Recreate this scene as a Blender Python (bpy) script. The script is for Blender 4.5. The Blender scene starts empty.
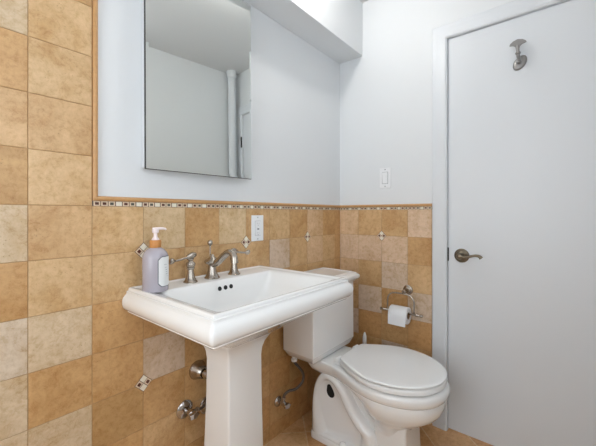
import bpy, bmesh, math, random
from mathutils import Vector, Matrix
random.seed(7)
PI = math.pi
SC = bpy.context.scene
COL = SC.collection
# ------------------------------------------------------------ camera, world, exposure
cd = bpy.data.cameras.new('camera'); cam = bpy.data.objects.new('camera', cd); COL.objects.link(cam)
cam.location = (1.14, 0, 1.13); cam.rotation_euler = (math.radians(90), 0, math.radians(39.55))
cd.sensor_width = 36; cd.lens = 324.5 / 596 * 36; cd.shift_y = -9 / 596; cd.clip_start = 0.02
SC.camera = cam
SC.view_settings.view_transform = 'Standard'; SC.view_settings.look = 'None'
SC.view_settings.gamma = 1; SC.view_settings.use_curve_mapping = False
SC.view_settings.exposure = 0.06
w = bpy.data.worlds.new('world'); SC.world = w; w.use_nodes = True
w.node_tree.nodes['Background'].inputs[0].default_value = (0.88, 0.94, 1.0, 1)
w.node_tree.nodes['Background'].inputs[1].default_value = 3.1
# added fill light, set in an invented wall opening behind the camera
ld = bpy.data.lights.new('added_fill', 'AREA'); ld.shape = 'RECTANGLE'; ld.size = 1.15; ld.size_y = 1.3
ld.energy = 4; ld.color = (0.90, 0.96, 1.0)
lo = bpy.data.objects.new('added_fill', ld); COL.objects.link(lo)
lo.location = (0.76, -1.07, 1.35); lo.rotation_euler = (math.radians(90), 0, 0)
LAMP_POWER = 122.0
LAMP_POS = (0.335, 1.12)

# ------------------------------------------------------------ helpers
def s2l(c):
    return tuple((v / 255 / 12.92) if v / 255 <= .04045 else ((v / 255 + .055) / 1.055) ** 2.4 for v in c)
def mat(name, rgb, rough=.5, metal=0, coat=0, bump=0, bscale=60, spec=.5, var=0):
    m = bpy.data.materials.new(name); m.use_nodes = True
    nt = m.node_tree; b = nt.nodes['Principled BSDF']
    c = s2l(rgb) + (1,)
    b.inputs['Base Color'].default_value = c; b.inputs['Roughness'].default_value = rough
    b.inputs['Metallic'].default_value = metal; b.inputs['Coat Weight'].default_value = coat
    b.inputs['Coat Roughness'].default_value = .04; b.inputs['Specular IOR Level'].default_value = spec
    tc = nt.nodes.new('ShaderNodeTexCoord'); n = nt.nodes.new('ShaderNodeTexNoise')
    n.inputs['Scale'].default_value = bscale; n.inputs['Detail'].default_value = 4
    nt.links.new(tc.outputs['Object'], n.inputs['Vector'])
    if bump:
        bp = nt.nodes.new('ShaderNodeBump'); bp.inputs['Strength'].default_value = bump; bp.inputs['Distance'].default_value = .002
        nt.links.new(n.outputs['Fac'], bp.inputs['Height']); nt.links.new(bp.outputs['Normal'], b.inputs['Normal'])
    mx = nt.nodes.new('ShaderNodeMix'); mx.data_type = 'RGBA'
    mx.inputs['A'].default_value = tuple(v * (1 - var) for v in c[:3]) + (1,)
    mx.inputs['B'].default_value = tuple(min(1, v * (1 + var)) for v in c[:3]) + (1,)
    nt.links.new(n.outputs['Fac'], mx.inputs['Factor']); nt.links.new(mx.outputs['Result'], b.inputs['Base Color'])
    return m
def N(nt, t, **k):
    n = nt.nodes.new(t)
    for a, v in k.items():
        if a in n.inputs: n.inputs[a].default_value = v
        else: setattr(n, a, v)
    return n
def ramp(nt, src, stops):
    r = nt.nodes.new('ShaderNodeValToRGB'); e = r.color_ramp.elements
    while len(e) < len(stops): e.new(.5)
    for q, (p, c) in zip(e, stops): q.position = p; q.color = (c, c, c, 1) if not isinstance(c, tuple) else c
    nt.links.new(src, r.inputs[0]); return r
def stone_nodes(m, vec, tintcol, contrast=1.0, rough=.42):
    """travertine: clouds, veins and small pits over a tile tint"""
    nt = m.node_tree; b = nt.nodes['Principled BSDF']; L = nt.links.new
    n1 = N(nt, 'ShaderNodeTexNoise', Scale=7.0, Detail=12.0, Roughness=.62, Distortion=.8)
    n2 = N(nt, 'ShaderNodeTexNoise', Scale=52.0, Detail=10.0, Roughness=.78, Distortion=.3)
    v = N(nt, 'ShaderNodeTexVoronoi', Scale=120.0); n3 = N(nt, 'ShaderNodeTexNoise', Scale=16.0, Detail=8.0, Roughness=.6, Distortion=.5)
    for q in (n1, n2, v, n3): L(vec, q.inputs['Vector'])
    k = contrast
    r1 = ramp(nt, n1.outputs['Fac'], [(.32, (.5 * (1 - .13 * k), .5 * (1 - .20 * k), .5 * (1 - .32 * k), 1)), (.5, (.5, .5, .5, 1)), (.70, (.56, .575, .60, 1))])
    r2 = ramp(nt, n2.outputs['Fac'], [(.36, (.5 * (1 - .14 * k), .5 * (1 - .20 * k), .5 * (1 - .30 * k), 1)), (.49, (.5, .5, .5, 1)), (.64, (.55, .56, .58, 1))])
    m1 = N(nt, 'ShaderNodeMix', data_type='RGBA', blend_type='MULTIPLY'); m1.inputs['Factor'].default_value = 1
    L(r1.outputs[0], m1.inputs['A']); L(r2.outputs[0], m1.inputs['B'])
    m2 = N(nt, 'ShaderNodeMix', data_type='RGBA', blend_type='MULTIPLY'); m2.inputs['Factor'].default_value = 1
    L(tintcol, m2.inputs['A']); L(m1.outputs['Result'], m2.inputs['B'])
    sc = N(nt, 'ShaderNodeVectorMath', operation='SCALE'); sc.inputs['Scale'].default_value = 4.0
    L(m2.outputs['Result'], sc.inputs[0])
    vein = ramp(nt, n3.outputs['Fac'], [(.485, 0.0), (.5, .40 * k), (.515, 0.0)])
    mk0 = ramp(nt, n1.outputs['Fac'], [(.40, 1.0), (.56, .15)])
    vm = N(nt, 'ShaderNodeMath', operation='MULTIPLY'); L(vein.outputs[0], vm.inputs[0]); L(mk0.outputs[0], vm.inputs[1])
    m3 = N(nt, 'ShaderNodeMix', data_type='RGBA', blend_type='MULTIPLY')
    L(vm.outputs[0], m3.inputs['Factor']); L(sc.outputs[0], m3.inputs['A']); m3.inputs['B'].default_value = (.70, .50, .32, 1)
    pit = ramp(nt, v.outputs['Distance'], [(.0, 1.0), (.12, 1.0), (.24, 0.0)])
    mask = ramp(nt, n3.outputs['Fac'], [(.56, 0.0), (.64, .55)])
    pm = N(nt, 'ShaderNodeMath', operation='MULTIPLY'); L(pit.outputs[0], pm.inputs[0]); L(mask.outputs[0], pm.inputs[1])
    m4 = N(nt, 'ShaderNodeMix', data_type='RGBA', blend_type='MULTIPLY')
    L(pm.outputs[0], m4.inputs['Factor']); L(m3.outputs['Result'], m4.inputs['A']); m4.inputs['B'].default_value = (.45, .34, .22, 1)
    L(m4.outputs['Result'], b.inputs['Base Color'])
    bp = N(nt, 'ShaderNodeBump'); bp.inputs['Strength'].default_value = .18; bp.inputs['Distance'].default_value = .002
    L(n2.outputs['Fac'], bp.inputs['Height']); L(bp.outputs['Normal'], b.inputs['Normal'])
    b.inputs['Roughness'].default_value = rough
    return m4
def new_mat(name):
    m = bpy.data.materials.new(name); m.use_nodes = True; return m

M = {}
M['paint'] = mat('wall_paint', (225, 228, 230), .55, bump=.03, bscale=120)
M['ceil'] = mat('ceiling_paint', (222, 223, 224), .7)
M['gloss'] = mat('door_paint', (221, 225, 229), .38, bump=.02, bscale=30)
M['porc'] = mat('porcelain', (241, 241, 240), .10, coat=.6)
M['plast'] = mat('seat_plastic', (241, 242, 242), .22)
M['plate'] = mat('plate_plastic', (236, 238, 240), .3)
M['nick'] = mat('brushed_nickel', (178, 170, 160), .24, metal=1, bump=.05, bscale=300)
M['chrome'] = mat('chrome', (190, 186, 184), .12, metal=1)
M['pewter'] = mat('aged_pewter', (122, 112, 96), .3, metal=1, bump=.1, bscale=80, var=.3)
M['dark'] = mat('dark_gap', (16, 15, 15), .6)
M['line'] = mat('shadow_line_grey', (120, 122, 126), .6)
M['hook'] = mat('satin_nickel', (150, 148, 146), .42, metal=1)
M['slot'] = mat('slot_grey', (178, 180, 184), .6)
M['frame'] = mat('mirror_frame_metal', (58, 55, 53), .4, metal=.5)
M['grout'] = mat('grout', (176, 142, 102), .9)
M['trimst'] = mat('pencil_trim_stone', (196, 150, 98), .4, bump=.1, bscale=90, var=.18)
M['mw'] = mat('mosaic_cream', (236, 230, 214), .35, bump=.1, bscale=200, var=.06)
M['mb'] = mat('mosaic_brown', (96, 56, 44), .3, bump=.1, bscale=200, var=.3)
M['mg'] = mat('mosaic_grey_green', (88, 84, 72), .3, bump=.1, bscale=200, var=.2)
M['mc'] = mat('mosaic_surround', (226, 206, 180), .4, bump=.1, bscale=200, var=.1)
M['mgr'] = mat('mosaic_grout', (128, 104, 84), .8)
M['wood'] = mat('bamboo_collar', (196, 134, 72), .45, bscale=140, var=.2)
M['pump'] = mat('pump_plastic', (240, 226, 226), .3)
M['soap'] = mat('lavender_soap', (172, 167, 176), .16, coat=.3, bscale=12, var=.04)
M['label'] = mat('label_paper', (232, 234, 234), .5)
M['ink'] = mat('label_ink', (92, 96, 104), .6)
M['paper'] = mat('tissue_paper', (238, 239, 241), .9, bump=.2, bscale=150)
M['card'] = mat('cardboard_core', (150, 120, 90), .9)
M['braid'] = mat('braided_steel', (112, 106, 102), .45, metal=.8, bump=.6, bscale=420)
M['floor'] = new_mat('travertine_floor')
M['tile'] = new_mat('travertine_wall')
# mirror
mm = new_mat('mirror_glass'); b = mm.node_tree.nodes['Principled BSDF']
b.inputs['Base Color'].default_value = (.80, .835, .82, 1); b.inputs['Metallic'].default_value = 1; b.inputs['Roughness'].default_value = .01
M['mirror'] = mm
# lamp glass (the lit dome itself)
lm = new_mat('lit_opal_glass'); b = lm.node_tree.nodes['Principled BSDF']
b.inputs['Base Color'].default_value = (.9, .9, .88, 1)
b.inputs['Emission Color'].default_value = (1.0, .965, .92, 1); b.inputs['Emission Strength'].default_value = LAMP_POWER
M['lamp'] = lm
# wall tile stone (tint + seed per tile)
m = M['tile']; nt = m.node_tree
at = N(nt, 'ShaderNodeAttribute', attribute_name='tint'); sd = N(nt, 'ShaderNodeAttribute', attribute_name='seed')
tc = N(nt, 'ShaderNodeTexCoord'); ad = N(nt, 'ShaderNodeVectorMath', operation='ADD')
nt.links.new(tc.outputs['Object'], ad.inputs[0]); nt.links.new(sd.outputs['Vector'], ad.inputs[1])
stone_nodes(m, ad.outputs[0], at.outputs['Color'], 1.15, .40)
# floor stone
m = M['floor']; nt = m.node_tree
tc = N(nt, 'ShaderNodeTexCoord'); mp = N(nt, 'ShaderNodeMapping'); mp.inputs['Rotation'].default_value = (0, 0, math.radians(45))
mp.inputs['Location'].default_value = (.045, .02, 0)
nt.links.new(tc.outputs['Object'], mp.inputs['Vector'])
br = N(nt, 'ShaderNodeTexBrick', offset=0.0, squash=1.0)
br.inputs['Scale'].default_value = 1.0; br.inputs['Mortar Size'].default_value = .0035; br.inputs['Mortar Smooth'].default_value = .1
br.inputs['Brick Width'].default_value = .205; br.inputs['Row Height'].default_value = .205
br.inputs['Color1'].default_value = s2l((214, 178, 134)) + (1,); br.inputs['Color2'].default_value = s2l((200, 152, 104)) + (1,)
br.inputs['Mortar'].default_value = s2l((214, 186, 148)) + (1,)
nt.links.new(mp.outputs[0], br.inputs['Vector'])
stone_nodes(m, tc.outputs['Object'], br.outputs['Color'], 1.1, .3)

def link(name, me, mats, parent=None, smooth=True, angle=40, bevel=0, sub=0, seg=2):
    o = bpy.data.objects.new(name, me); COL.objects.link(o)
    for k in (mats if isinstance(mats, (list, tuple)) else [mats]): me.materials.append(M[k])
    if smooth:
        for p in me.polygons: p.use_smooth = True
        try: me.set_sharp_from_angle(angle=math.radians(angle))
        except Exception: pass
    if parent is not None: o.parent = parent; o.matrix_parent_inverse = parent.matrix_world.inverted() if False else Matrix.Translation(-Vector(parent.location))
    if bevel:
        d = o.modifiers.new('bevel', 'BEVEL'); d.width = bevel; d.segments = seg; d.limit_method = 'ANGLE'; d.angle_limit = math.radians(35)
        d.harden_normals = False
    if sub:
        d = o.modifiers.new('sub', 'SUBSURF'); d.levels = sub; d.render_levels = sub
    return o
def obj(name, bm, mats, parent=None, **k):
    me = bpy.data.meshes.new(name); bmesh.ops.recalc_face_normals(bm, faces=bm.faces[:])
    bm.to_mesh(me); bm.free(); return link(name, me, mats, parent, **k)
def thing(name, label, cat, loc, group=None):
    o = bpy.data.objects.new(name, None); COL.objects.link(o); o.location = loc; o.empty_display_size = .05
    o['label'] = label; o['category'] = cat
    if group: o['group'] = group
    return o
def struct(o, label=None):
    o['kind'] = 'structure'
    return o
def box(bm, a, b, mi=0):
    """axis box between corners a and b (world coordinates)"""
    vs = [bm.verts.new((x, y, z)) for x in (a[0], b[0]) for y in (a[1], b[1]) for z in (a[2], b[2])]
    for f in ((0, 1, 3, 2), (4, 6, 7, 5), (0, 4, 5, 1), (2, 3, 7, 6), (0, 2, 6, 4), (1, 5, 7, 3)):
        bm.faces.new([vs[i] for i in f]).material_index = mi
    return vs
def boxes(*l):
    bm = bmesh.new()
    for a in l: box(bm, *a)
    return bm
def loft(bm, loops, cap0=True, cap1=True, mi=0):
    rings = [[bm.verts.new(p) for p in lp] for lp in loops]; n = len(rings[0])
    for a, b in zip(rings, rings[1:]):
        for i in range(n):
            j = (i + 1) % n; bm.faces.new((a[i], a[j], b[j], b[i])).material_index = mi
    if cap0: bm.faces.new(rings[0][::-1]).material_index = mi
    if cap1: bm.faces.new(rings[-1]).material_index = mi
    return rings
def frame_of(ax):
    ax = Vector(ax).normalized(); u = ax.orthogonal().normalized(); return ax, u, ax.cross(u)
def lathe(bm, base, axis, prof, n=32, mi=0):
    """prof = [(radius, distance along axis)]"""
    ax, u, v = frame_of(axis); base = Vector(base)
    loft(bm, [[base + ax * h + (u * math.cos(2 * PI * i / n) + v * math.sin(2 * PI * i / n)) * max(r, 1e-4) for i in range(n)] for r, h in prof], mi=mi)
def smooth_path(pts, k=6):
    P = [Vector(p) for p in pts]; out = []
    for i in range(len(P) - 1):
        a = P[max(i - 1, 0)]; b = P[i]; c = P[i + 1]; d = P[min(i + 2, len(P) - 1)]
        for j in range(k):
            t = j / k
            out.append(.5 * ((2 * b) + (c - a) * t + (2 * a - 5 * b + 4 * c - d) * t * t + (3 * b - a - 3 * c + d) * t ** 3))
    out.append(P[-1]); return out
def tube(bm, pts, r, n=14, k=6, flat=1.0, up=None, mi=0):
    P = smooth_path(pts, k) if k > 1 else [Vector(p) for p in pts]
    m_ = len(P) - 1; rr = r if callable(r) else (lambda t: r); prev = None; loops = []
    for i, p in enumerate(P):
        t = (P[min(i + 1, m_)] - P[max(i - 1, 0)]).normalized()
        if prev is None:
            u = Vector(up).cross(t) if up else t.orthogonal()
            u.normalize()
        else:
            u = (prev - t * prev.dot(t)).normalized()
        prev = u; v = t.cross(u); R = rr(i / m_)
        loops.append([p + u * math.cos(2 * PI * q / n) * R + v * math.sin(2 * PI * q / n) * R * flat for q in range(n)])
    loft(bm, loops, mi=mi)
def sphere(bm, c, r, sc=(1, 1, 1), n=20):
    g = bmesh.ops.create_uvsphere(bm, u_segments=n, v_segments=n // 2, radius=r)
    bmesh.ops.scale(bm, vec=sc, verts=g['verts']); bmesh.ops.translate(bm, vec=c, verts=g['verts'])
def rrect(x0, x1, y0, y1, z, r, k=5):
    r = max(r, .0005); pts = []
    for cx, cy, a0 in ((x1 - r, y1 - r, 0), (x0 + r, y1 - r, 90), (x0 + r, y0 + r, 180), (x1 - r, y0 + r, 270)):
        for i in range(k + 1):
            a = math.radians(a0 + 90 * i / k); pts.append(Vector((cx + r * math.cos(a), cy + r * math.sin(a), z)))
    return pts

# ------------------------------------------------------------ room
XR, YB, YF, ZC = 1.45, 1.81, -1.05, 2.44
T = .1
struct(obj('floor', boxes(((-T, YF - T, -.05), (XR + T, YB + T, 0))), 'floor', smooth=False))
struct(obj('ceiling', boxes(((-T, YF - T, ZC), (XR + T, YB + T, ZC + .05))), 'ceil', smooth=False))
struct(obj('wall_left', boxes(((-T, YF - T, 0), (0, YB + T, ZC))), 'paint', smooth=False))
struct(obj('wall_right', boxes(((XR, YF - T, 0), (XR + T, -.12, ZC)), ((XR, .62, 0), (XR + T, YB + T, ZC)), ((XR, -.12, 2.15), (XR + T, .62, ZC)), ((XR, -.12, 0), (XR + T, .62, .95))), 'paint', smooth=False))  # unseen side opening, added so world light fills the room
DX0, DX1, DZ = .662, 1.335, 2.046
struct(obj('wall_back', boxes(((0, YB, 0), (DX0, YB + T, ZC)), ((DX1, YB, 0), (XR, YB + T, ZC)), ((DX0, YB, DZ), (DX1, YB + T, ZC))), 'paint', smooth=False))
struct(obj('wall_front', boxes(((0, YF - T, 0), (.18, YF, ZC)), ((1.34, YF - T, 0), (XR, YF, ZC)), ((.18, YF - T, 0), (1.34, YF, .7)), ((.18, YF - T, 2.0), (1.34, YF, ZC))), 'paint', smooth=False))  # gap in this unseen wall is invented, made for the fill light
# soffit along the top of the left wall
struct(obj('ceiling_soffit', boxes(((0, YF, 2.11), (.166, YB, ZC))), 'paint', smooth=False, bevel=.002)).name = 'trim_1'

# stone tones, counted from 0
TONES = [(209, 186, 154), (213, 194, 170), (208, 185, 161), (207, 173, 128), (202, 165, 119),
         (197, 156, 106), (194, 149, 98), (214, 181, 143), (213, 184, 154), (187, 148, 98), (208, 180, 141)]
def tiles(name, rects, to3, thick, mtl='tile'):
    """one mesh of tiles; rects (u0,u1,v0,v1,tone); to3(u,v,d) -> world"""
    bm = bmesh.new(); ct = bm.loops.layers.float_color.new('tint'); cs = bm.faces.layers.float_vector.new('seed')
    g = .0009
    for (u0, u1, v0, v1, tn) in rects:
        j = random.uniform(.97, 1.03); c = [x * j for x in s2l(TONES[tn])]; s = Vector((random.random() * 9, random.random() * 9, random.random() * 9))
        e = .0012
        a = [(u0 + g, v0 + g), (u1 - g, v0 + g), (u1 - g, v1 - g), (u0 + g, v1 - g)]
        i_ = [(u0 + g + e, v0 + g + e), (u1 - g - e, v0 + g + e), (u1 - g - e, v1 - g - e), (u0 + g + e, v1 - g - e)]
        A = [bm.verts.new(to3(*p, 0)) for p in a]; B = [bm.verts.new(to3(*p, thick - .0008)) for p in a]; Cc = [bm.verts.new(to3(*p, thick)) for p in i_]
        fs = [bm.faces.new(Cc)]
        for k in range(4):
            q = (k + 1) % 4
            fs += [bm.faces.new((A[k], A[q], B[q], B[k])), bm.faces.new((B[k], B[q], Cc[q], Cc[k]))]
        for f in fs:
            f[cs] = s
            for l in f.loops: l[ct] = (c[0], c[1], c[2], 1)
    us = [r[0] for r in rects] + [r[1] for r in rects]; vs_ = [r[2] for r in rects] + [r[3] for r in rects]
    # grout bed, one strip behind every tile
    for (u0, u1, v0, v1, tn) in rects:
        f = bm.faces.new([bm.verts.new(to3(*p, thick - .002)) for p in ((u0, v0), (u1, v0), (u1, v1), (u0, v1))]); f.material_index = 1
    return struct(obj(name, bm, [mtl, 'grout'], smooth=False))
P0 = .154; ZT = 1.155
ya = [-1.05, -.861, -.707, -.553, -.399, -.245, -.094, .060, .214, .370, .528, .688, .848, .9975, 1.153, 1.305, 1.457, 1.611, 1.742, 1.806]
i0 = 8   # index of the column that starts at y = .214
tones_left = {  # column relative to y = .214 : tone numbers from the rail downwards
    -1: [0, 5, 1, 0, 0, 4, 3, 5], 0: [4, 3, 0, 5, 0, 3, 4, 5], 1: [3, 3, 5, 5, 9, 5, 5, 4], 2: [10, 4, 5, 2, 5, 4, 5, 5],
    3: [5, 4, 6, 5, 5, 4, 5, 5], 4: [10, 4, 3, 5, 6, 9, 5, 4], 5: [4, 4, 5, 6, 9, 5, 6, 5], 6: [3, 2, 5, 5, 9, 6, 5, 6],
    7: [5, 4, 5, 9, 6, 9, 6, 6], 8: [7, 7, 4, 5, 6, 9, 9, 6], 9: [5, 3, 4, 5, 6, 5, 5, 6], 10: [5, 5, 5, 5, 6, 6, 5, 6]}
tones_above = {-1: [9, 4, 5, 0, 4, 3, 4], 0: [3, 4, 3, 3, 4, 0, 3]}
rA = []
for i in range(len(ya) - 1):
    col = i - i0
    tn = tones_left.get(col) or [random.choice([3, 4, 0, 5]) for _ in range(8)]
    for r in range(8):
        v1 = ZT - P0 * r; v0 = max(v1 - P0, 0.0)
        rA.append((ya[i], ya[i + 1], v0, v1, tn[r]))
    if col <= 0:
        tu = tones_above.get(col) or [random.choice([3, 4, 0, 5]) for _ in range(9)]
        for r in range(7):
            v0 = ZT + P0 * r; v1 = min(v0 + P0, 2.108)
            rA.append((ya[i], ya[i + 1], v0, v1, tu[r]))
TH = .006
tiles('trim_2', rA, lambda u, v, d: (d, u, v), TH)
xb = [0.006, .140, .2945, .452, .584]
tones_back = [[7, 8, 7, 4, 2, 5, 6, 9], [4, 8, 4, 2, 6, 5, 6, 9], [4, 8, 2, 5, 5, 2, 5, 6], [8, 5, 4, 2, 6, 5, 6, 5]]
rB = []
for i in range(4):
    for r in range(8):
        v1 = ZT - P0 * r; rB.append((xb[i], xb[i + 1], max(v1 - P0, 0), v1, tones_back[i][r]))
tiles('trim_3', rB, lambda u, v, d: (u, YB - d, v), TH)
# right of the door, low wainscot continues round the corner onto the right wall? plain paint there.
# mosaic band
def mosaic(bm, u0, u1, v0, v1, to3, t=.0065):
    n = round((u1 - u0) / .0218); s = (u1 - u0) / n
    def quad(a, b_, c, d, dd, mi, base=0.0):
        A = [bm.verts.new(to3(x, y, base)) for x, y in ((a, c), (b_, c), (b_, d), (a, d))]
        B = [bm.verts.new(to3(x, y, dd)) for x, y in ((a, c), (b_, c), (b_, d), (a, d))]
        bm.faces.new(B).material_index = mi
        for k in range(4): bm.faces.new((A[k], A[(k + 1) % 4], B[(k + 1) % 4], B[k])).material_index = mi
    quad(u0, u1, v0, v1, t - .0012, 4)
    for k in range(n):
        a = u0 + k * s; kind = ('w', 'b', 'g')[k % 3] if k % 7 else 'b'
        if kind == 'w': quad(a + .002, a + s - .002, v0 + .0012, v1 - .0012, t, 0)
        else:
            quad(a + .0015, a + s - .0015, v0 + .0008, v1 - .0008, t, 3)
            quad(a + .0055, a + s - .0055, v0 + .004, v1 - .004, t + .0006, 1 if kind == 'b' else 2, base=t - .001)
bm = bmesh.new(); mosaic(bm, .372, 1.806, ZT, 1.1712, lambda u, v, d: (d, u, v))
struct(obj('trim_4', bm, ['mw', 'mb', 'mg', 'mc', 'mgr'], smooth=False))
bm = bmesh.new(); mosaic(bm, .006, .584, ZT, 1.1712, lambda u, v, d: (u, YB - d, v))
struct(obj('trim_5', bm, ['mw', 'mb', 'mg', 'mc', 'mgr'], smooth=False))
# pencil rail above the mosaic + vertical one
prof = [(0, 0), (.010, 0), (.0135, .003), (.0145, .0075), (.0125, .012), (.007, .0148), (0, .0155)]
def rail(path):
    """path: list of (origin, outward dir, up dir)"""
    bm = bmesh.new()
    loft(bm, [[Vector(o_) + Vector(d_) * a + Vector(u_) * b_ for a, b_ in prof] for o_, d_, u_ in path]); return bm
struct(obj('trim_6', rail([((0, .372, 1.1715), (1, 0, 0), (0, 0, 1)), ((0, YB - .0005, 1.1715), (1, 0, 0), (0, 0, 1))]), 'trimst'))
struct(obj('trim_7', rail([((.001, YB, 1.1715), (0, -1, 0), (0, 0, 1)), ((.584, YB, 1.1715), (0, -1, 0), (0, 0, 1))]), 'trimst'))
struct(obj('trim_8', rail([((0, .371, 1.1715), (1, 0, 0), (0, 1, 0)), ((0, .371, 2.108), (1, 0, 0), (0, 1, 0))]), 'trimst'))
# little diamond inserts of four mosaic squares
def diamond(bm, c3, U, V, Nn):
    c3, U, V, Nn = map(Vector, (c3, U, V, Nn)); D1 = (U + V).normalized(); D2 = (V - U).normalized()
    def sq(cx, cy, h, d0, d1, mi):
        q = [c3 + D1 * (cx + a * h) + D2 * (cy + b_ * h) for a, b_ in ((-1, -1), (1, -1), (1, 1), (-1, 1))]
        A = [bm.verts.new(p + Nn * d0) for p in q]; B = [bm.verts.new(p + Nn * d1) for p in q]
        bm.faces.new(B).material_index = mi
        for k in range(4): bm.faces.new((A[k], A[(k + 1) % 4], B[(k + 1) % 4], B[k])).material_index = mi
    sq(0, 0, .0215, 0, .0016, 4)
    s = .0104
    for (a, b_), k in zip(((-s, s), (s, s), (s, -s), (-s, -s)), 'bwbw'):
        if k == 'w': sq(a, b_, .0094, 0, .0024, 0)
        else: sq(a, b_, .0094, 0, .0022, 3); sq(a, b_, .0054, 0, .0028, 1)
bm = bmesh.new()
for y in (.528, .9975, 1.457): diamond(bm, (TH - .0005, y, 1.001), (0, 1, 0), (0, 0, 1), (1, 0, 0))
for y in (.528, .9975, 1.457): diamond(bm, (TH - .0005, y, .542), (0, 1, 0), (0, 0, 1), (1, 0, 0))
struct(obj('trim_9', bm, ['mw', 'mb', 'mg', 'mc', 'mgr'], smooth=False))
bm = bmesh.new()
diamond(bm, (.2955, YB - TH + .0005, 1.001), (1, 0, 0), (0, 0, 1), (0, -1, 0))
struct(obj('trim_10', bm, ['mw', 'mb', 'mg', 'mc', 'mgr'], smooth=False))

# door casing: stepped profile swept up, across, down
cp = [(0, 0), (0, .012), (.004, .0145), (.020, .0150), (.024, .0165), (.046, .0170), (.050, .0185), (.066, .0185), (.0705, .016), (.0735, .013), (.0735, 0)]
# offset from outer edge inwards, height off the wall
def casing(x0, x1, z1, wd=.0735):
    bm = bmesh.new(); loops = []
    xo0, xo1, zo = x0 - wd, x1 + wd, z1 + wd
    loops.append([Vector((xo0 + a, YB - h, 0.0)) for a, h in cp])
    loops.append([Vector((xo0 + a, YB - h, zo - a)) for a, h in cp])
    loops.append([Vector((xo1 - a, YB - h, zo - a)) for a, h in cp])
    loops.append([Vector((xo1 - a, YB - h, 0.0)) for a, h in cp])
    loft(bm, loops); return bm
struct(obj('trim_11', casing(DX0, DX1, DZ), 'gloss', angle=25))
# jamb lining the opening
struct(obj('trim_12', boxes(((DX0 - .001, YB, 0), (DX0 + .0005, YB + T, DZ)), ((DX1 - .0005, YB, 0), (DX1 + .001, YB + T, DZ)), ((DX0, YB, DZ - .0005), (DX1, YB + T, DZ + .001)), ((DX0, YB + .05, 0), (DX0 + .012, YB + T, DZ)), ((DX1 - .012, YB + .05, 0), (DX1, YB + T, DZ)), ((DX0, YB + .05, DZ - .012), (DX1, YB + T, DZ))), 'gloss', smooth=False))

# door slab and its fittings
door = bpy.data.objects.new('door_1', None); COL.objects.link(door); door.location = (DX0, YB, 0); door['kind'] = 'structure'; door.empty_display_size = .05
DF = YB + .001
obj('door_panel', boxes(((DX0 + .0022, DF, .010), (DX1 - .0022, DF + .040, DZ - .0022))), 'gloss', door, bevel=.002, smooth=False)
hb = bmesh.new(); HC = (.730, DF, .918)
lathe(hb, HC, (0, -1, 0), [(.035, 0), (.0355, .003), (.032, .007), (.028, .008), (.027, .011), (.021, .014), (.018, .016), (.0135, .02), (.012, .03), (.0135, .045), (.015, .052), (.012, .058), (.004, .061)], 36)
obj('handle_rosette', hb, 'pewter', door)
hb = bmesh.new()
tube(hb, [(.730, DF - .050, .918), (.750, DF - .055, .914), (.775, DF - .057, .921), (.800, DF - .056, .928), (.818, DF - .054, .926), (.827, DF - .052, .917)], lambda t: .0085 - .0035 * math.sin(t * PI) + .0015 * t, 14, 6)
obj('handle_lever', hb, 'pewter', door)
obj('latch', boxes(((DX0 - .002, DF - .004, .885), (DX0 + .006, DF + .012, .955))), 'dark', door, bevel=.002)
for z in (.25, 1.05, 1.80):
    hb = bmesh.new(); lathe(hb, (DX1 + .001, DF - .020, z - .045), (0, 0, 1), [(.003, -.004), (.006, -.002), (.0065, 0), (.0065, .09), (.006, .092), (.003, .094)], 14)
    obj('hinge', hb, 'dark', door)

# ------------------------------------------------------------ ceiling lamp (out of frame, above)
lp = thing('ceiling_lamp', 'round flush ceiling lamp with a lit opal glass dome above the sink', 'lamp', (LAMP_POS[0], LAMP_POS[1], ZC))
bm = bmesh.new(); lathe(bm, (LAMP_POS[0], LAMP_POS[1], ZC), (0, 0, -1), [(.050, 0), (.055, .004), (.055, .02), (.045, .024)], 40); obj('lamp_base', bm, 'nick', lp)
bm = bmesh.new(); lathe(bm, (LAMP_POS[0], LAMP_POS[1], ZC), (0, 0, -1), [(.030, .024), (.036, .036), (.040, .050), (.038, .064), (.030, .076), (.016, .085), (.002, .088)], 32); obj('glass_dome', bm, 'lamp', lp)

# riser pipe in the far right corner (seen in the mirror)
pp = thing('riser_pipe', 'white painted vertical riser pipe with a ceiling collar, seen in the mirror', 'pipe', (1.395, 1.735, 0))
bm = bmesh.new(); lathe(bm, (1.395, 1.735, 0), (0, 0, 1), [(.034, 0), (.034, ZC)], 28); obj('pipe', bm, 'gloss', pp)
bm = bmesh.new(); lathe(bm, (1.395, 1.735, ZC), (0, 0, -1), [(.046, 0), (.048, .012), (.043, .022), (.043, .045), (.040, .055), (.035, .058)], 28); obj('ceiling_collar', bm, 'gloss', pp)
bm = bmesh.new(); lathe(bm, (1.395, 1.735, 0), (0, 0, 1), [(.058, 0), (.060, .006), (.050, .014), (.036, .018)], 28); obj('floor_collar', bm, 'gloss', pp)

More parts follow.
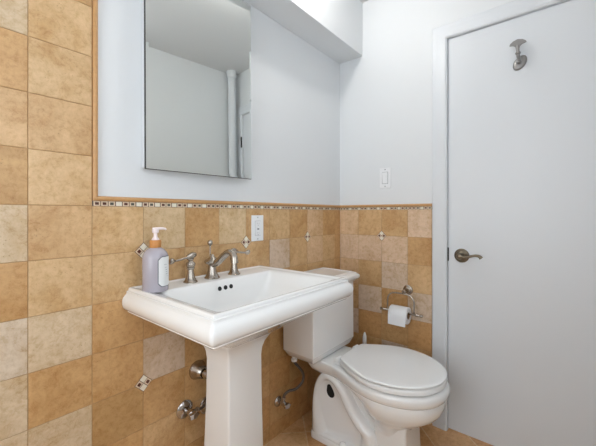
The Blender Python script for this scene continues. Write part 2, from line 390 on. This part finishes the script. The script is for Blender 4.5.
# ------------------------------------------------------------ mirrored medicine cabinet
MY0, MW, MZ0, MZ1 = .521, .460, 1.284, 2.058
mc = thing('medicine_cabinet', 'tall medicine cabinet with mirror door on the white wall over the sink', 'mirror cabinet', (0, MY0 + MW / 2, MZ0))
obj('cabinet_body', boxes(((.0005, MY0 + .006, MZ0 + .008), (.0265, MY0 + MW - .012, MZ1 - .008))), 'plate', mc, bevel=.001, smooth=False)
yaw = math.radians(3.2); tilt = math.radians(-.55)
Rm = Matrix.Translation((.028, MY0, MZ0)) @ Matrix.Rotation(-yaw, 4, 'Z') @ Matrix.Rotation(tilt, 4, 'Y')
bm = boxes(((0, 0, 0), (.010, MW, MZ1 - MZ0))); bm.transform(Rm); obj('door_edge', bm, 'frame', mc, smooth=False, bevel=.0008)
bm = bmesh.new(); H_ = MZ1 - MZ0; bv = .011
loft(bm, [[Vector((x, a, b_)) for a, b_ in ((i, i), (MW - i, i), (MW - i, H_ - i), (i, H_ - i))] for x, i in ((.0102, .0012), (.0121, .0012), (.0130, bv))])
bm.transform(Rm); obj('mirror_glass', bm, 'mirror', mc, smooth=False)

# ------------------------------------------------------------ wall plates
def wall_plate(name, label, cat, C0, U, Nn, w_, h_, gfci):
    U, Nn = Vector(U), Vector(Nn); V = Vector((0, 0, 1)); C0 = Vector(C0)
    t = thing(name, label, cat, C0)
    def slab(nm, w2, h2, d0, d1, du, dv, mtl, bev, tilt_=0.0, par=None):
        bm = bmesh.new()
        lo_ = [C0 + U * (du + a * w2 / 2) + V * (dv + b_ * h2 / 2) + Nn * d0 for a, b_ in ((-1, -1), (1, -1), (1, 1), (-1, 1))]
        hi = [C0 + U * (du + a * w2 / 2) + V * (dv + b_ * h2 / 2) + Nn * (d1 + b_ * tilt_) for a, b_ in ((-1, -1), (1, -1), (1, 1), (-1, 1))]
        loft(bm, [lo_, hi]); return obj(nm, bm, mtl, par or t, bevel=bev)
    cp_ = slab('cover_plate', w_, h_, 0, .005, 0, 0, 'plate', .002)
    slab('rocker_gap', .0365, .070, .004, .0053, 0, 0, 'slot' if gfci else 'line', .0)
    if gfci:
        face = slab('outlet_face', .0335, .067, .004, .0075, 0, 0, 'plate', .001)
        for dv in (-.022, .022):
            slab('slot', .0016, .0075, .0074, .0078, -.0055, dv, 'slot', 0, par=face); slab('slot', .0016, .006, .0074, .0078, .0055, dv, 'slot', 0, par=face)
            bm = bmesh.new(); lathe(bm, C0 + V * (dv - .009) + Nn * .0074, Nn, [(.0022, 0), (.0022, .0004)], 12); obj('ground_hole', bm, 'slot', face)
        slab('reset_button', .0115, .0055, .0074, .009, 0, .004, 'plate', .0006, par=face); slab('test_button', .0115, .0055, .0074, .009, 0, -.004, 'ink', .0006, par=face)
    else:
        slab('rocker', .0325, .066, .004, .0080, 0, 0, 'plate', .001, .0018)
    for dv in (-h_ / 2 + .010, h_ / 2 - .010):
        bm = bmesh.new(); lathe(bm, C0 + V * dv + Nn * .005, Nn, [(.0034, 0), (.0032, .0008), (.001, .0011)], 14); obj('screw', bm, 'slot' if gfci else 'line', cp_)
wall_plate('power_outlet', 'white rectangular power outlet on the tiled wall between sink and toilet', 'outlet', (TH, 1.067, 1.063), (0, 1, 0), (1, 0, 0), .076, .122, True)
wall_plate('light_switch', 'white rocker light switch on the painted wall left of the door', 'light switch', (.316, YB, 1.343), (1, 0, 0), (0, -1, 0), .070, .118, False)

# ------------------------------------------------------------ coat hook on the door
hk = thing('coat_hook', 'brushed metal coat hook with fan-shaped top on the white door', 'hook', (.972, DF, 1.81))
bm = bmesh.new()
def ell(cx, cz, a, b_, ang, y, n=28):
    return [Vector((cx + a * math.cos(q) * math.cos(ang) - b_ * math.sin(q) * math.sin(ang), y, cz + a * math.cos(q) * math.sin(ang) + b_ * math.sin(q) * math.cos(ang))) for q in [2 * PI * i / n for i in range(n)]]
loft(bm, [ell(.976, 1.828, a, b_, math.radians(58), DF - d) for a, b_, d in ((.035, .024, 0), (.035, .024, .005), (.031, .020, .009), (.028, .018, .010), (.014, .012, .012))])
obj('hook_base', bm, 'hook', hk)
bm = bmesh.new()
tube(bm, [(.975, DF - .008, 1.828), (.974, DF - .028, 1.832), (.973, DF - .042, 1.845), (.972, DF - .045, 1.868), (.971, DF - .045, 1.893)], lambda t: .0085 - .0025 * t, 14, 5)
sphere(bm, (.9725, DF - .045, 1.858), .011, (1, 1, .8))
tube(bm, [(.975, DF - .040, 1.842), (.976, DF - .052, 1.826), (.976, DF - .058, 1.815)], lambda t: .0075, 14, 4); sphere(bm, (.976, DF - .059, 1.812), .0095)
obj('hook_arm', bm, 'hook', hk)
bm = bmesh.new(); F1 = []; cx, cz = .971, 1.878
out = [(-.006, 0), (-.009, .012), (-.017, .020), (-.033, .025), (-.030, .033), (-.018, .041), (0, .0445), (.018, .041), (.030, .033), (.033, .025), (.017, .020), (.009, .012), (.006, 0)]
loft(bm, [[Vector((cx + a, DF - y + abs(a) * .25, cz + b_)) for a, b_ in out] for y in (.040, .045)])
obj('hook_fan', bm, 'hook', hk, bevel=.001)

# ------------------------------------------------------------ pedestal sink
sk = thing('pedestal_sink', 'white porcelain pedestal sink with stepped rim against the tiled wall', 'sink', (.2, .785, 0))
SX, SY0, SY1, SZ = .480, .478, 1.090, .883
bm = bmesh.new()
def L(o, z, r=.004): return rrect(.0075, SX + o, SY0 - o, SY1 + o, z, r)
def I(x0, x1, y0, y1, z, r): return rrect(x0, x1, y0, y1, z, r)
loops = [
    I(.06, .24, .715, .855, .640, .02), I(.05, .26, .70, .87, .67, .03), I(.03, .295, .672, .898, .690, .02), I(.02, .325, .640, .930, .712, .025), I(.0075, .375, .585, .985, .742, .025), I(.0075, .425, .535, 1.035, .774, .02), L(-.022, .789, .01),
    L(-.006, .7985, .006), L(.002, .800, .005), L(.0045, .8035), L(.003, .8065), L(.009, .809, .005), L(.016, .814, .008), L(.022, .823, .010), L(.0250, .835, .012), L(.0245, .846, .011), L(.0205, .855, .009), L(.0140, .861, .008), L(.0095, .8645, .006), L(.0085, .868, .005),
    L(.0080, .8725), L(.0055, .8738), L(.0022, .8742), L(.0018, .8795), L(.0002, .8820), L(-.0025, .8832), L(-.006, .8835),
    I(.0115, SX - .010, SY0 + .010, SY1 - .010, .8832, .004), I(.0135, SX - .0145, SY0 + .0145, SY1 - .0145, .8815, .004),
    I(.016, SX - .019, SY0 + .019, SY1 - .019, .8792, .004), I(.018, SX - .022, SY0 + .024, SY1 - .024, .8784, .006), I(.1125, SX - .026, SY0 + .030, SY1 - .030, .8775, .016),
    I(.117, SX - .031, SY0 + .040, SY1 - .040, .8745, .020), I(.121, SX - .036, SY0 + .054, SY1 - .052, .866, .022),
    I(.128, SX - .050, SY0 + .100, SY1 - .085, .830, .030), I(.138, SX - .070, SY0 + .155, SY1 - .115, .785, .040), I(.155, SX - .095, SY0 + .195, SY1 - .150, .760, .045), I(.19, SX - .13, SY0 + .235, SY1 - .19, .752, .045), I(.24, .28, .765, .805, .748, .018)]
loft(bm, loops)
basin = obj('basin', bm, 'porc', sk, angle=42)
for y in (.762, .789, .816):
    bm = bmesh.new(); lathe(bm, (.1247, y, .846), (1, 0, .28), [(.0085, -.004), (.0085, .0012), (.0070, .0016), (.0066, .0008)], 20); obj('overflow_hole', bm, 'dark', basin)
bm = bmesh.new(); lathe(bm, (.26, .785, .7475), (0, 0, 1), [(.024, 0), (.024, .002), (.018, .004), (.017, .007), (.002, .0085)], 28); obj('drain', bm, 'nick', basin)
bm = bmesh.new()
def ped(x0, x1, hw, z, n_): # column with a stepped front corner
    c = .785; s = n_
    pts = [(x1, c + hw - s), (x1 - s * .0, c + hw - s), (x1 - s, c + hw - s), (x1 - s, c + hw)]
    return [Vector((x, y, z)) for x, y in ((x0, c - hw), (x1 - s, c - hw), (x1 - s * .35, c - hw + s * .12), (x1, c - hw + s), (x1, c + hw - s), (x1 - s * .35, c + hw - s * .12), (x1 - s, c + hw), (x0, c + hw))]
loft(bm, [ped(.03, .300, .118, .0, .012), ped(.03, .300, .118, .028, .012), ped(.035, .296, .114, .034, .012), ped(.06, .282, .102, .048, .012), ped(.085, .272, .094, .075, .010), ped(.10, .260, .084, .16, .009), ped(.11, .255, .0815, .32, .008), ped(.118, .251, .080, .48, .007), ped(.120, .250, .079, .600, .007), ped(.117, .253, .082, .628, .007), ped(.110, .260, .089, .652, .007), ped(.10, .272, .100, .672, .007), ped(.09, .284, .112, .690, .007), ped(.09, .286, .114, .700, .007)])
obj('pedestal', bm, 'porc', sk, angle=28, bevel=.004, seg=3)

# ------------------------------------------------------------ faucet
fc = thing('faucet', 'brushed nickel widespread faucet with two lever handles on the sink deck', 'faucet', (.07, .772, SZ - .005))
ZD = .8782
bm = bmesh.new(); lathe(bm, (.066, .770, ZD), (0, 0, 1), [(.0300, 0), (.0300, .003), (.0265, .006), (.0205, .018), (.0165, .034), (.0148, .048), (.0148, .052), (.018, .055), (.026, .058), (.0305, .063), (.0310, .067), (.026, .073), (.015, .080), (.008, .086), (.006, .092), (.004, .094)], 36)
obj('spout_body', bm, 'nick', fc)
bm = bmesh.new()
tube(bm, [(.062, .770, .938), (.085, .770, .938), (.110, .770, .950), (.140, .771, .972), (.165, .771, .986), (.186, .772, .983), (.199, .772, .968), (.201, .772, .950)], lambda t: .0155 - .0035 * min(1, t * 1.6) + .002 * max(0, t - .8) * 5, 18, 6)
obj('spout', bm, 'nick', fc)
bm = bmesh.new(); lathe(bm, (.055, .768, .955), (0, 0, 1), [(.003, 0), (.0028, .045), (.0045, .046), (.0035, .049), (.007, .053), (.0105, .058), (.0112, .064), (.008, .070), (.0015, .073)], 20); obj('lift_rod', bm, 'nick', fc)
for y, sg, lx in ((.672, -1, .070), (.876, 1, .070)):
    bm = bmesh.new(); lathe(bm, (lx, y, ZD), (0, 0, 1), [(.0255, 0), (.0255, .003), (.022, .006), (.0165, .018), (.013, .034), (.0115, .048), (.014, .050), (.015, .053), (.013, .056), (.016, .060), (.0175, .066), (.016, .072), (.010, .077), (.008, .080), (.011, .083), (.012, .087), (.008, .091), (.001, .092)], 32)
    hb_ = obj('handle_base', bm, 'nick', fc)
    bm = bmesh.new()
    tube(bm, [(lx + .004, y - sg * .022, ZD + .1015), (lx + .002, y - sg * .010, ZD + .099), (lx, y + sg * .004, ZD + .095), (lx, y + sg * .025, ZD + .090), (lx, y + sg * .050, ZD + .086), (lx, y + sg * .066, ZD + .085), (lx, y + sg * .078, ZD + .085), (lx, y + sg * .084, ZD + .085)],
         lambda t: (.005 + .010 * math.sin(min(1, t / .42) * PI) ** .8 if t < .36 else (.0048 if t < .68 else .0048 + .0085 * math.sin(min(1, (t - .68) / .32) * PI) ** .7)), 16, 6, flat=.72)
    obj('lever', bm, 'nick', hb_)

# ------------------------------------------------------------ soap bottle
BX, BY = .098, .525
sb = thing('soap_bottle', 'lavender soap pump bottle with bamboo collar on the sink deck corner', 'soap dispenser', (BX, BY, ZD))
bm = bmesh.new(); R_ = .0400
lathe(bm, (BX, BY, ZD), (0, 0, 1), [(R_ - .004, 0), (R_ - .001, .0015), (R_, .005), (R_, .108), (R_ - .001, .116), (R_ - .005, .126), (R_ - .012, .134), (R_ - .019, .139), (.0175, .141), (.0165, .144)], 48)
obj('bottle', bm, 'soap', sb)
bm = bmesh.new(); lathe(bm, (BX, BY, ZD + .1415), (0, 0, 1), [(.0172, 0), (.0178, .001), (.0178, .0235), (.0168, .0248), (.008, .025)], 32); obj('collar', bm, 'wood', sb)
bm = bmesh.new(); zc = ZD + .1665
lathe(bm, (BX, BY, zc), (0, 0, 1), [(.012, 0), (.0115, .003), (.0085, .007), (.006, .011), (.0055, .022), (.0095, .024), (.0105, .030), (.0100, .037), (.006, .0405)], 24)
tube(bm, [(BX - .004, BY - .008, zc + .0355), (BX + .004, BY + .007, zc + .037), (BX + .009, BY + .018, zc + .0372), (BX + .012, BY + .026, zc + .0360), (BX + .013, BY + .029, zc + .0325)], lambda t: .0052 - .0022 * t, 12, 5)
obj('pump', bm, 'pump', sb)
def cyl_patch(bm, u0, outline, rad, mi=0):  # octagon wrapped on the bottle
    n = 14
    us = [u for u, v in outline]; ua, ub = min(us), max(us)
    def lim(u):
        vs = []
        for k in range(len(outline)):
            (a, b_), (c, d) = outline[k], outline[(k + 1) % len(outline)]
            if (a - u) * (c - u) <= 0 and abs(a - c) > 1e-9: vs.append(b_ + (d - b_) * (u - a) / (c - a))
        return min(vs), max(vs)
    cols = []
    for i in range(n + 1):
        u = ua + (ub - ua) * (i + (.02 if i == 0 else (-.02 if i == n else 0))) / n; l, h = lim(u); a = u0 + u / rad
        cols.append([bm.verts.new((BX + rad * math.cos(a), BY + rad * math.sin(a), ZD + z)) for z in (l, h)])
    for p, q in zip(cols, cols[1:]): bm.faces.new((p[0], q[0], q[1], p[1])).material_index = mi
def octo(w2, h2, c, zc_): return [(-w2, zc_ - h2 + c), (-w2 + c, zc_ - h2), (w2 - c, zc_ - h2), (w2, zc_ - h2 + c), (w2, zc_ + h2 - c), (w2 - c, zc_ + h2), (-w2 + c, zc_ + h2), (-w2, zc_ + h2 - c)]
AZ = math.radians(27)
bm = bmesh.new(); cyl_patch(bm, AZ, octo(.0310, .049, .011, .066), R_ + .0003); lab = obj('label', bm, 'ink', sb)
bm = bmesh.new(); cyl_patch(bm, AZ, octo(.0290, .0470, .0103, .066), R_ + .0006); obj('label_paper', bm, 'label', lab)
bm = bmesh.new()
for k, (w2, z) in enumerate(((.006, .088), (.004, .078), (.005, .071), (.0045, .064), (.006, .057), (.003, .049))):
    n0 = len(bm.verts); cyl_patch(bm, AZ - .1 + .04 * k, [(-w2, z - .0004), (w2, z - .0004 + .001 * (k % 2)), (w2, z + .0004 + .001 * (k % 2)), (-w2, z + .0004)], R_ + .0009)
obj('label_print', bm, 'ink', lab)

# ------------------------------------------------------------ toilet
TY = 1.425
tl = thing('toilet', 'white two-piece porcelain toilet with closed lid beside the sink', 'toilet', (.38, TY, 0))
bm = bmesh.new()
def TR(x0, x1, hw, z, r=.006): return rrect(x0, x1, TY - .007 - hw, TY - .007 + hw, z, r)
loft(bm, [TR(.050, .200, .165, .4055, .01), TR(.046, .205, .170, .408), TR(.028, .217, .187, .437), TR(.026, .2175, .1885, .439), TR(.026, .220, .190, .442), TR(.024, .2185, .189, .72), TR(.022, .219, .190, .757)])
tank = obj('tank', bm, 'porc', tl, angle=35, bevel=.002)
bm = bmesh.new()
def TL(o, z, r=.005): return rrect(.014, .222 + o, TY - .197 - o, TY + .183 + o, z, r)
loft(bm, [TL(0, .7575), TL(.004, .757), TL(.006, .762), TL(.014, .765, .008), TL(.024, .773, .012), TL(.0275, .782, .014), TL(.026, .790, .012), TL(.018, .796, .01), TL(.012, .798), TL(.009, .8035), TL(-.004, .808), TL(-.008, .8095), TL(-.010, .8060), TL(-.014, .8055)])
obj('tank_lid', bm, 'porc', tl, angle=45, bevel=.001)
# bowl: plan outlines (rear deck running into an egg)
def plan(z, xf, wm, wr, xb, n=16, xm=.53):
    pts = []; rl = xb + .0
    half = []
    r = .015
    half.append((xb, wr - r)); half.append((xb + r * .3, wr - r * .3)); half.append((xb + r, wr))
    xs = xb + (xm - xb) * .36
    half.append((xb + (xs - xb) * .5, wr))
    for i in range(n + 1):
        t = i / n; e = t * t * (3 - 2 * t)
        half.append((xs + (xm - xs) * t, wr + (wm - wr) * (e * .35 + .65 * math.sin(t * PI / 2))))
    for i in range(1, n + 1):
        a = PI / 2 * i / n; half.append((xm + (xf - xm) * math.sin(a), wm * math.cos(a) ** .92 if i < n else 0))
    pts = [Vector((x, TY - wv, z)) for x, wv in half] + [Vector((x, TY + wv, z)) for x, wv in reversed(half[:-1])]
    return pts
bm = bmesh.new()
loft(bm, [plan(z, xf, wm, wr, xb) for z, xf, wm, wr, xb in (
    (.09, .590, .080, .060, .40), (.16, .605, .088, .062, .39), (.205, .630, .105, .064, .37), (.235, .668, .130, .068, .35), (.258, .704, .155, .070, .33), (.280, .730, .173, .074, .30), (.303, .745, .184, .080, .26), (.325, .750, .190, .092, .20), (.340, .750, .191, .104, .15), (.349, .748, .189, .112, .135), (.354, .746, .187, .114, .13),
    (.357, .755, .195, .116, .13), (.364, .762, .201, .119, .125), (.376, .765, .206, .121, .12), (.388, .766, .207, .122, .12), (.397, .763, .205, .122, .12), (.403, .757, .199, .120, .122), (.405, .748, .188, .115, .13))])
obj('bowl', bm, 'porc', tl, angle=60)
# base: foot, front column, trapway body
bm = bmesh.new()
def BR(x0, x1, hw, z, r): return rrect(x0, x1, TY - hw, TY + hw, z, r, 6)
loft(bm, [BR(.13, .640, .118, .0, .03), BR(.13, .640, .118, .022, .03), BR(.133, .636, .115, .030, .03), BR(.14, .628, .108, .034, .03)])
loft(bm, [BR(.475, .628, .092, .03, .012), BR(.476, .624, .089, .10, .012), BR(.476, .620, .087, .20, .012), BR(.470, .630, .095, .25, .02)])
base = obj('base', bm, 'porc', tl, angle=40, bevel=.004, seg=3)
bm = bmesh.new()
# rear housing seen from the side: arched band in x-z around a sunken panel
OUT = [(.130, .02), (.136, .13), (.142, .21), (.160, .283), (.186, .327), (.216, .350), (.252, .353), (.298, .338), (.340, .300), (.369, .255), (.400, .205), (.446, .165), (.490, .130), (.500, .02)]
INN = [(.225, .045), (.186, .140), (.183, .205), (.190, .258), (.206, .286), (.222, .300), (.240, .304), (.262, .295), (.290, .262), (.316, .218), (.344, .180), (.380, .140), (.410, .110), (.400, .045)]
def sm(p): return [tuple(v)[:2] for v in smooth_path([(a, b_, 0) for a, b_ in p], 4)]
OUT, INN = sm(OUT), sm(INN)
def ring(t, y): return [Vector((a + (c - a) * t, y, b_ + (d - b_) * t)) for (a, b_), (c, d) in zip(OUT, INN)]
rp = ((1.06, .084), (1.0, .086), (.88, .096), (.72, .108), (.50, .114), (.28, .111), (.10, .101), (0, .086))
loft(bm, [ring(t, TY - y) for t, y in rp] + [ring(t, TY + y) for t, y in reversed(rp)])
trap = obj('trapway', bm, 'porc', tl, angle=60)
bm = bmesh.new()
hole = [(-.016, .010), (-.014, .024), (-.004, .029), (.004, .020), (.012, .006), (.016, -.010), (.010, -.022), (-.001, -.025), (-.012, -.018), (-.017, -.004)]
hole = [tuple(v)[:2] for v in smooth_path([(a, b_, 0) for a, b_ in hole + hole[:1]], 3)][:-1]
loft(bm, [[Vector((.243 + a * 1.35, TY + y, .252 + b_ * 1.15)) for a, b_ in hole] for y in (-.080, -.0862)])
obj('trapway_opening', bm, 'dark', trap)
for s in (-1, 1):
    bm = bmesh.new(); lathe(bm, (.325, TY + s * .106, .030), (0, 0, 1), [(.017, 0), (.017, .006), (.014, .014), (.008, .018), (.001, .019)], 24); obj('bolt_cap', bm, 'porc', base)
# seat and lid
def seat_plan(z, g, xb=.312, xm=.525):
    half = []; wr, wm, xf = .118 + g, .205 + g, .755 + g; r = .012
    half += [(xb, wr - r), (xb + r * .3, wr - r * .3), (xb + r, wr)]
    n = 14
    for i in range(1, n + 1):
        t = i / n; half.append((xb + r + (xm - xb - r) * t, wr + (wm - wr) * math.sin(t * PI / 2)))
    for i in range(1, n + 1):
        a = PI / 2 * i / n; half.append((xm + (xf - xm) * math.sin(a), wm * math.cos(a) ** .95 if i < n else 0))
    return [Vector((x, TY - q, z)) for x, q in half] + [Vector((x, TY + q, z)) for x, q in reversed(half[:-1])]
bm = bmesh.new(); loft(bm, [seat_plan(.4055, -.032), seat_plan(.4105, -.030), seat_plan(.4110, -.004), seat_plan(.4135, -.001), seat_plan(.424, -.001), seat_plan(.4315, -.003), seat_plan(.4335, -.007), seat_plan(.4340, -.014)]); obj('seat', bm, 'plast', tl, angle=50)
bm = bmesh.new(); loft(bm, [seat_plan(.4342, -.032), seat_plan(.4385, -.030), seat_plan(.4390, -.003), seat_plan(.4410, 0), seat_plan(.4445, 0), seat_plan(.4475, -.004), seat_plan(.4490, -.012), seat_plan(.4500, -.03), seat_plan(.4515, -.08)]); obj('lid', bm, 'plast', tl, angle=50)
for s in (-1, 1):
    bm = bmesh.new(); lathe(bm, (.288, TY + s * .085 - .022, .426), (0, 1, 0), [(.006, 0), (.0115, .002), (.0125, .006), (.0125, .038), (.0115, .042), (.006, .044)], 20)
    box(bm, (.275, TY + s * .085 - .016, .404), (.302, TY + s * .085 + .016, .424)); obj('hinge', bm, 'plast', tl, bevel=.002)
bm = bmesh.new(); lathe(bm, (.215, TY - .135, .715), (1, 0, 0), [(.016, 0), (.016, .006), (.010, .010), (.008, .018)], 20)
tube(bm, [(.232, TY - .135, .715), (.238, TY - .11, .713), (.240, TY - .07, .708)], lambda t: .006, 12, 4); obj('flush_lever', bm, 'nick', tank)

# ------------------------------------------------------------ plumbing
def stop_valve(label, y, z, hosepts, group, hr=.0052, r=.034, mt='chrome', od=(0, 0, 1)):
    t = thing('stop_valve', label, 'valve', (TH, y, z), group)
    bm = bmesh.new(); lathe(bm, (TH, y, z), (1, 0, 0), [(r, 0), (r, .003), (r * .9, .007), (r * .5, .011), (r * .3, .013)], 30); obj('escutcheon', bm, mt, t)
    bm = bmesh.new(); lathe(bm, (TH + .008, y, z), (1, 0, 0), [(.008, 0), (.008, .022), (.012, .024), (.013, .045), (.010, .048), (.007, .05), (.007, .058)], 20)
    lathe(bm, (TH + .040, y, z), od, [(.010, -.006), (.010, .012), (.008, .014), (.008, .026), (.0095, .027), (.0095, .034), (.004, .036)], 18); vb_ = obj('valve_body', bm, mt, t)
    bm = bmesh.new(); n = 30
    lp_ = []
    for d, k in ((.056, .9), (.058, 1), (.068, 1), (.071, .9)):
        lp_.append([Vector((TH + d, y + .017 * k * (1 + .12 * math.cos(5 * a)) * math.cos(a) * 1.15, z + .012 * k * (1 + .12 * math.cos(5 * a)) * math.sin(a))) for a in [2 * PI * i / n for i in range(n)]])
    loft(bm, lp_); obj('valve_handle', bm, mt, vb_)
    bm = bmesh.new(); tube(bm, hosepts, hr, 12, 8); hs_ = obj('supply_hose', bm, 'braid', t)
    bm = bmesh.new(); e = Vector(hosepts[-1]); d = (e - Vector(hosepts[-2])).normalized()
    lathe(bm, e - d * .012, d, [(.010, 0), (.0155, .002), (.0155, .015), (.012, .0165), (.009, .0168), (.009, .028)], 8); obj('hose_nut', bm, 'plast', hs_)
    return t
hx = TH + .040
stop_valve('chrome stop valve low on the tiles, standing clear beside the sink pedestal', .686, .378, [(hx, .716, .378), (.048, .735, .376), (.046, .775, .392), (.036, .792, .45), (.034, .796, .55), (.034, .796, .615)], 'stop valves under the sink', od=(0, 1, 0))
stop_valve('chrome stop valve half hidden behind the sink pedestal', .786, .350, [(hx, .816, .350), (.048, .835, .350), (.050, .850, .372), (.046, .855, .45), (.042, .850, .55), (.040, .848, .632)], 'stop valves under the sink', od=(0, 1, 0))
stop_valve('chrome stop valve with braided hose below the toilet tank', 1.212, .175, [(hx, 1.212, .205), (hx + .004, 1.214, .222), (.062, 1.235, .236), (.075, 1.275, .236), (.088, 1.310, .262), (.090, 1.312, .305), (.076, 1.290, .345), (.066, 1.274, .368), (.064, 1.272, .386)], None, hr=.0068, r=.026, mt='chrome')
dp = thing('drain_pipe', 'chrome drain pipe with bell flange between wall and sink pedestal', 'pipe', (TH, .745, .512))
bm = bmesh.new(); lathe(bm, (TH, .742, .510), (1, 0, 0), [(.037, 0), (.0375, .003), (.034, .010), (.027, .030), (.021, .046), (.019, .048), (.019, .042)], 32); obj('bell_flange', bm, 'nick', dp)
bm = bmesh.new(); tube(bm, [(TH + .002, .742, .510), (.06, .745, .508), (.08, .750, .507), (.110, .758, .504)], .0165, 18, 5); obj('pipe', bm, 'chrome', dp)

# ------------------------------------------------------------ toilet paper holder + roll
th = thing('toilet_paper_holder', 'brushed nickel toilet paper holder with arched arm on the tiled wall', 'toilet paper holder', (.452, YB - TH, .70))
hy = 1.738
bm = bmesh.new(); lathe(bm, (.455, YB - TH, .703), (0, -1, 0), [(.027, 0), (.0275, .004), (.024, .008), (.019, .010), (.018, .014), (.012, .018), (.0095, .026), (.0085, .050), (.011, .054), (.013, .060), (.012, .068), (.008, .073)], 32); obj('wall_mount', bm, 'nick', th)
bm = bmesh.new()
za, zb = .693, .590; xl, xr = .362, .512
tube(bm, [(xl, hy, zb), (xl, hy, zb + .045), (xl + .003, hy, zb + .075), (xl + .018, hy, za - .008), (xl + .042, hy, za - .001), (.437, hy, za), (xr - .042, hy, za - .001), (xr - .018, hy, za - .008), (xr - .003, hy, zb + .075), (xr, hy, zb + .045), (xr, hy, zb)], .0046, 12, 5); obj('arch_arm', bm, 'nick', th)
bm = bmesh.new(); lathe(bm, (.316, hy, zb), (1, 0, 0), [(.002, 0), (.007, .002), (.008, .008), (.004, .012), (.0075, .016), (.009, .024), (.0055, .030), (.0055, .200), (.0085, .205), (.0085, .214), (.0055, .218), (.005, .226), (.0078, .229), (.0085, .236), (.006, .242), (.001, .244)], 20); obj('roll_bar', bm, 'nick', th)
bm = bmesh.new(); rx0, rx1, rz = .383, .482, zb - .013
n = 44; lp_ = []
for rad, x in ((.0195, rx0), (.044, rx0), (.0455, rx0 + .0015), (.0455, rx1 - .0015), (.044, rx1), (.0195, rx1)):
    lp_.append([Vector((x, hy + rad * math.cos(2 * PI * i / n), rz + rad * math.sin(2 * PI * i / n))) for i in range(n)])
loft(bm, lp_ + [lp_[0]], cap0=False, cap1=False)
# hanging sheet
loft(bm, [[Vector((x, hy + y, rz + z)) for x in (rx0 + .001, rx1 - .001) for _ in (0,)] + [Vector((x, hy + y + .0012, rz + z)) for x in (rx1 - .001, rx0 + .001)] for y, z in ((-.0457, .004), (-.0462, -.02), (-.0466, -.040), (-.0464, -.050))])
pr = thing('toilet_paper_roll', 'white toilet paper roll hanging on the nickel holder', 'toilet paper', (.425, hy, rz))
obj('paper', bm, 'paper', pr, angle=50)
bm = bmesh.new(); loft(bm, [[Vector((x, hy + rad * math.cos(2 * PI * i / n), rz + rad * math.sin(2 * PI * i / n))) for i in range(n)] for rad, x in ((.0195, rx0 + .0005), (.0195, rx1 - .0005), (.0183, rx1 - .0005), (.0183, rx0 + .0005), (.0195, rx0 + .0005))], cap0=False, cap1=False); obj('core', bm, 'card', pr)

# ------------------------------------------------------------ toilet brush standing behind the toilet
tb = thing('toilet_brush', 'white toilet brush handle tip poking up behind the toilet lid', 'toilet brush', (.213, 1.748, 0))
bm = bmesh.new(); lathe(bm, (.213, 1.748, 0), (0, 0, 1), [(.045, 0), (.047, .003), (.045, .06), (.043, .12), (.045, .125), (.040, .125), (.039, .01)], 32); obj('holder', bm, 'plast', tb)
bm = bmesh.new(); lathe(bm, (.213, 1.748, .02), (0, 0, 1), [(.020, 0), (.034, .01), (.034, .08), (.02, .095), (.008, .10)], 24); obj('brush_head', bm, 'plast', tb)
bm = bmesh.new(); lathe(bm, (.213, 1.748, .118), (0, 0, 1), [(.008, 0), (.0075, .16), (.0095, .19), (.0125, .25), (.011, .28), (.0065, .300), (.002, .308)], 20); obj('handle', bm, 'plast', tb)
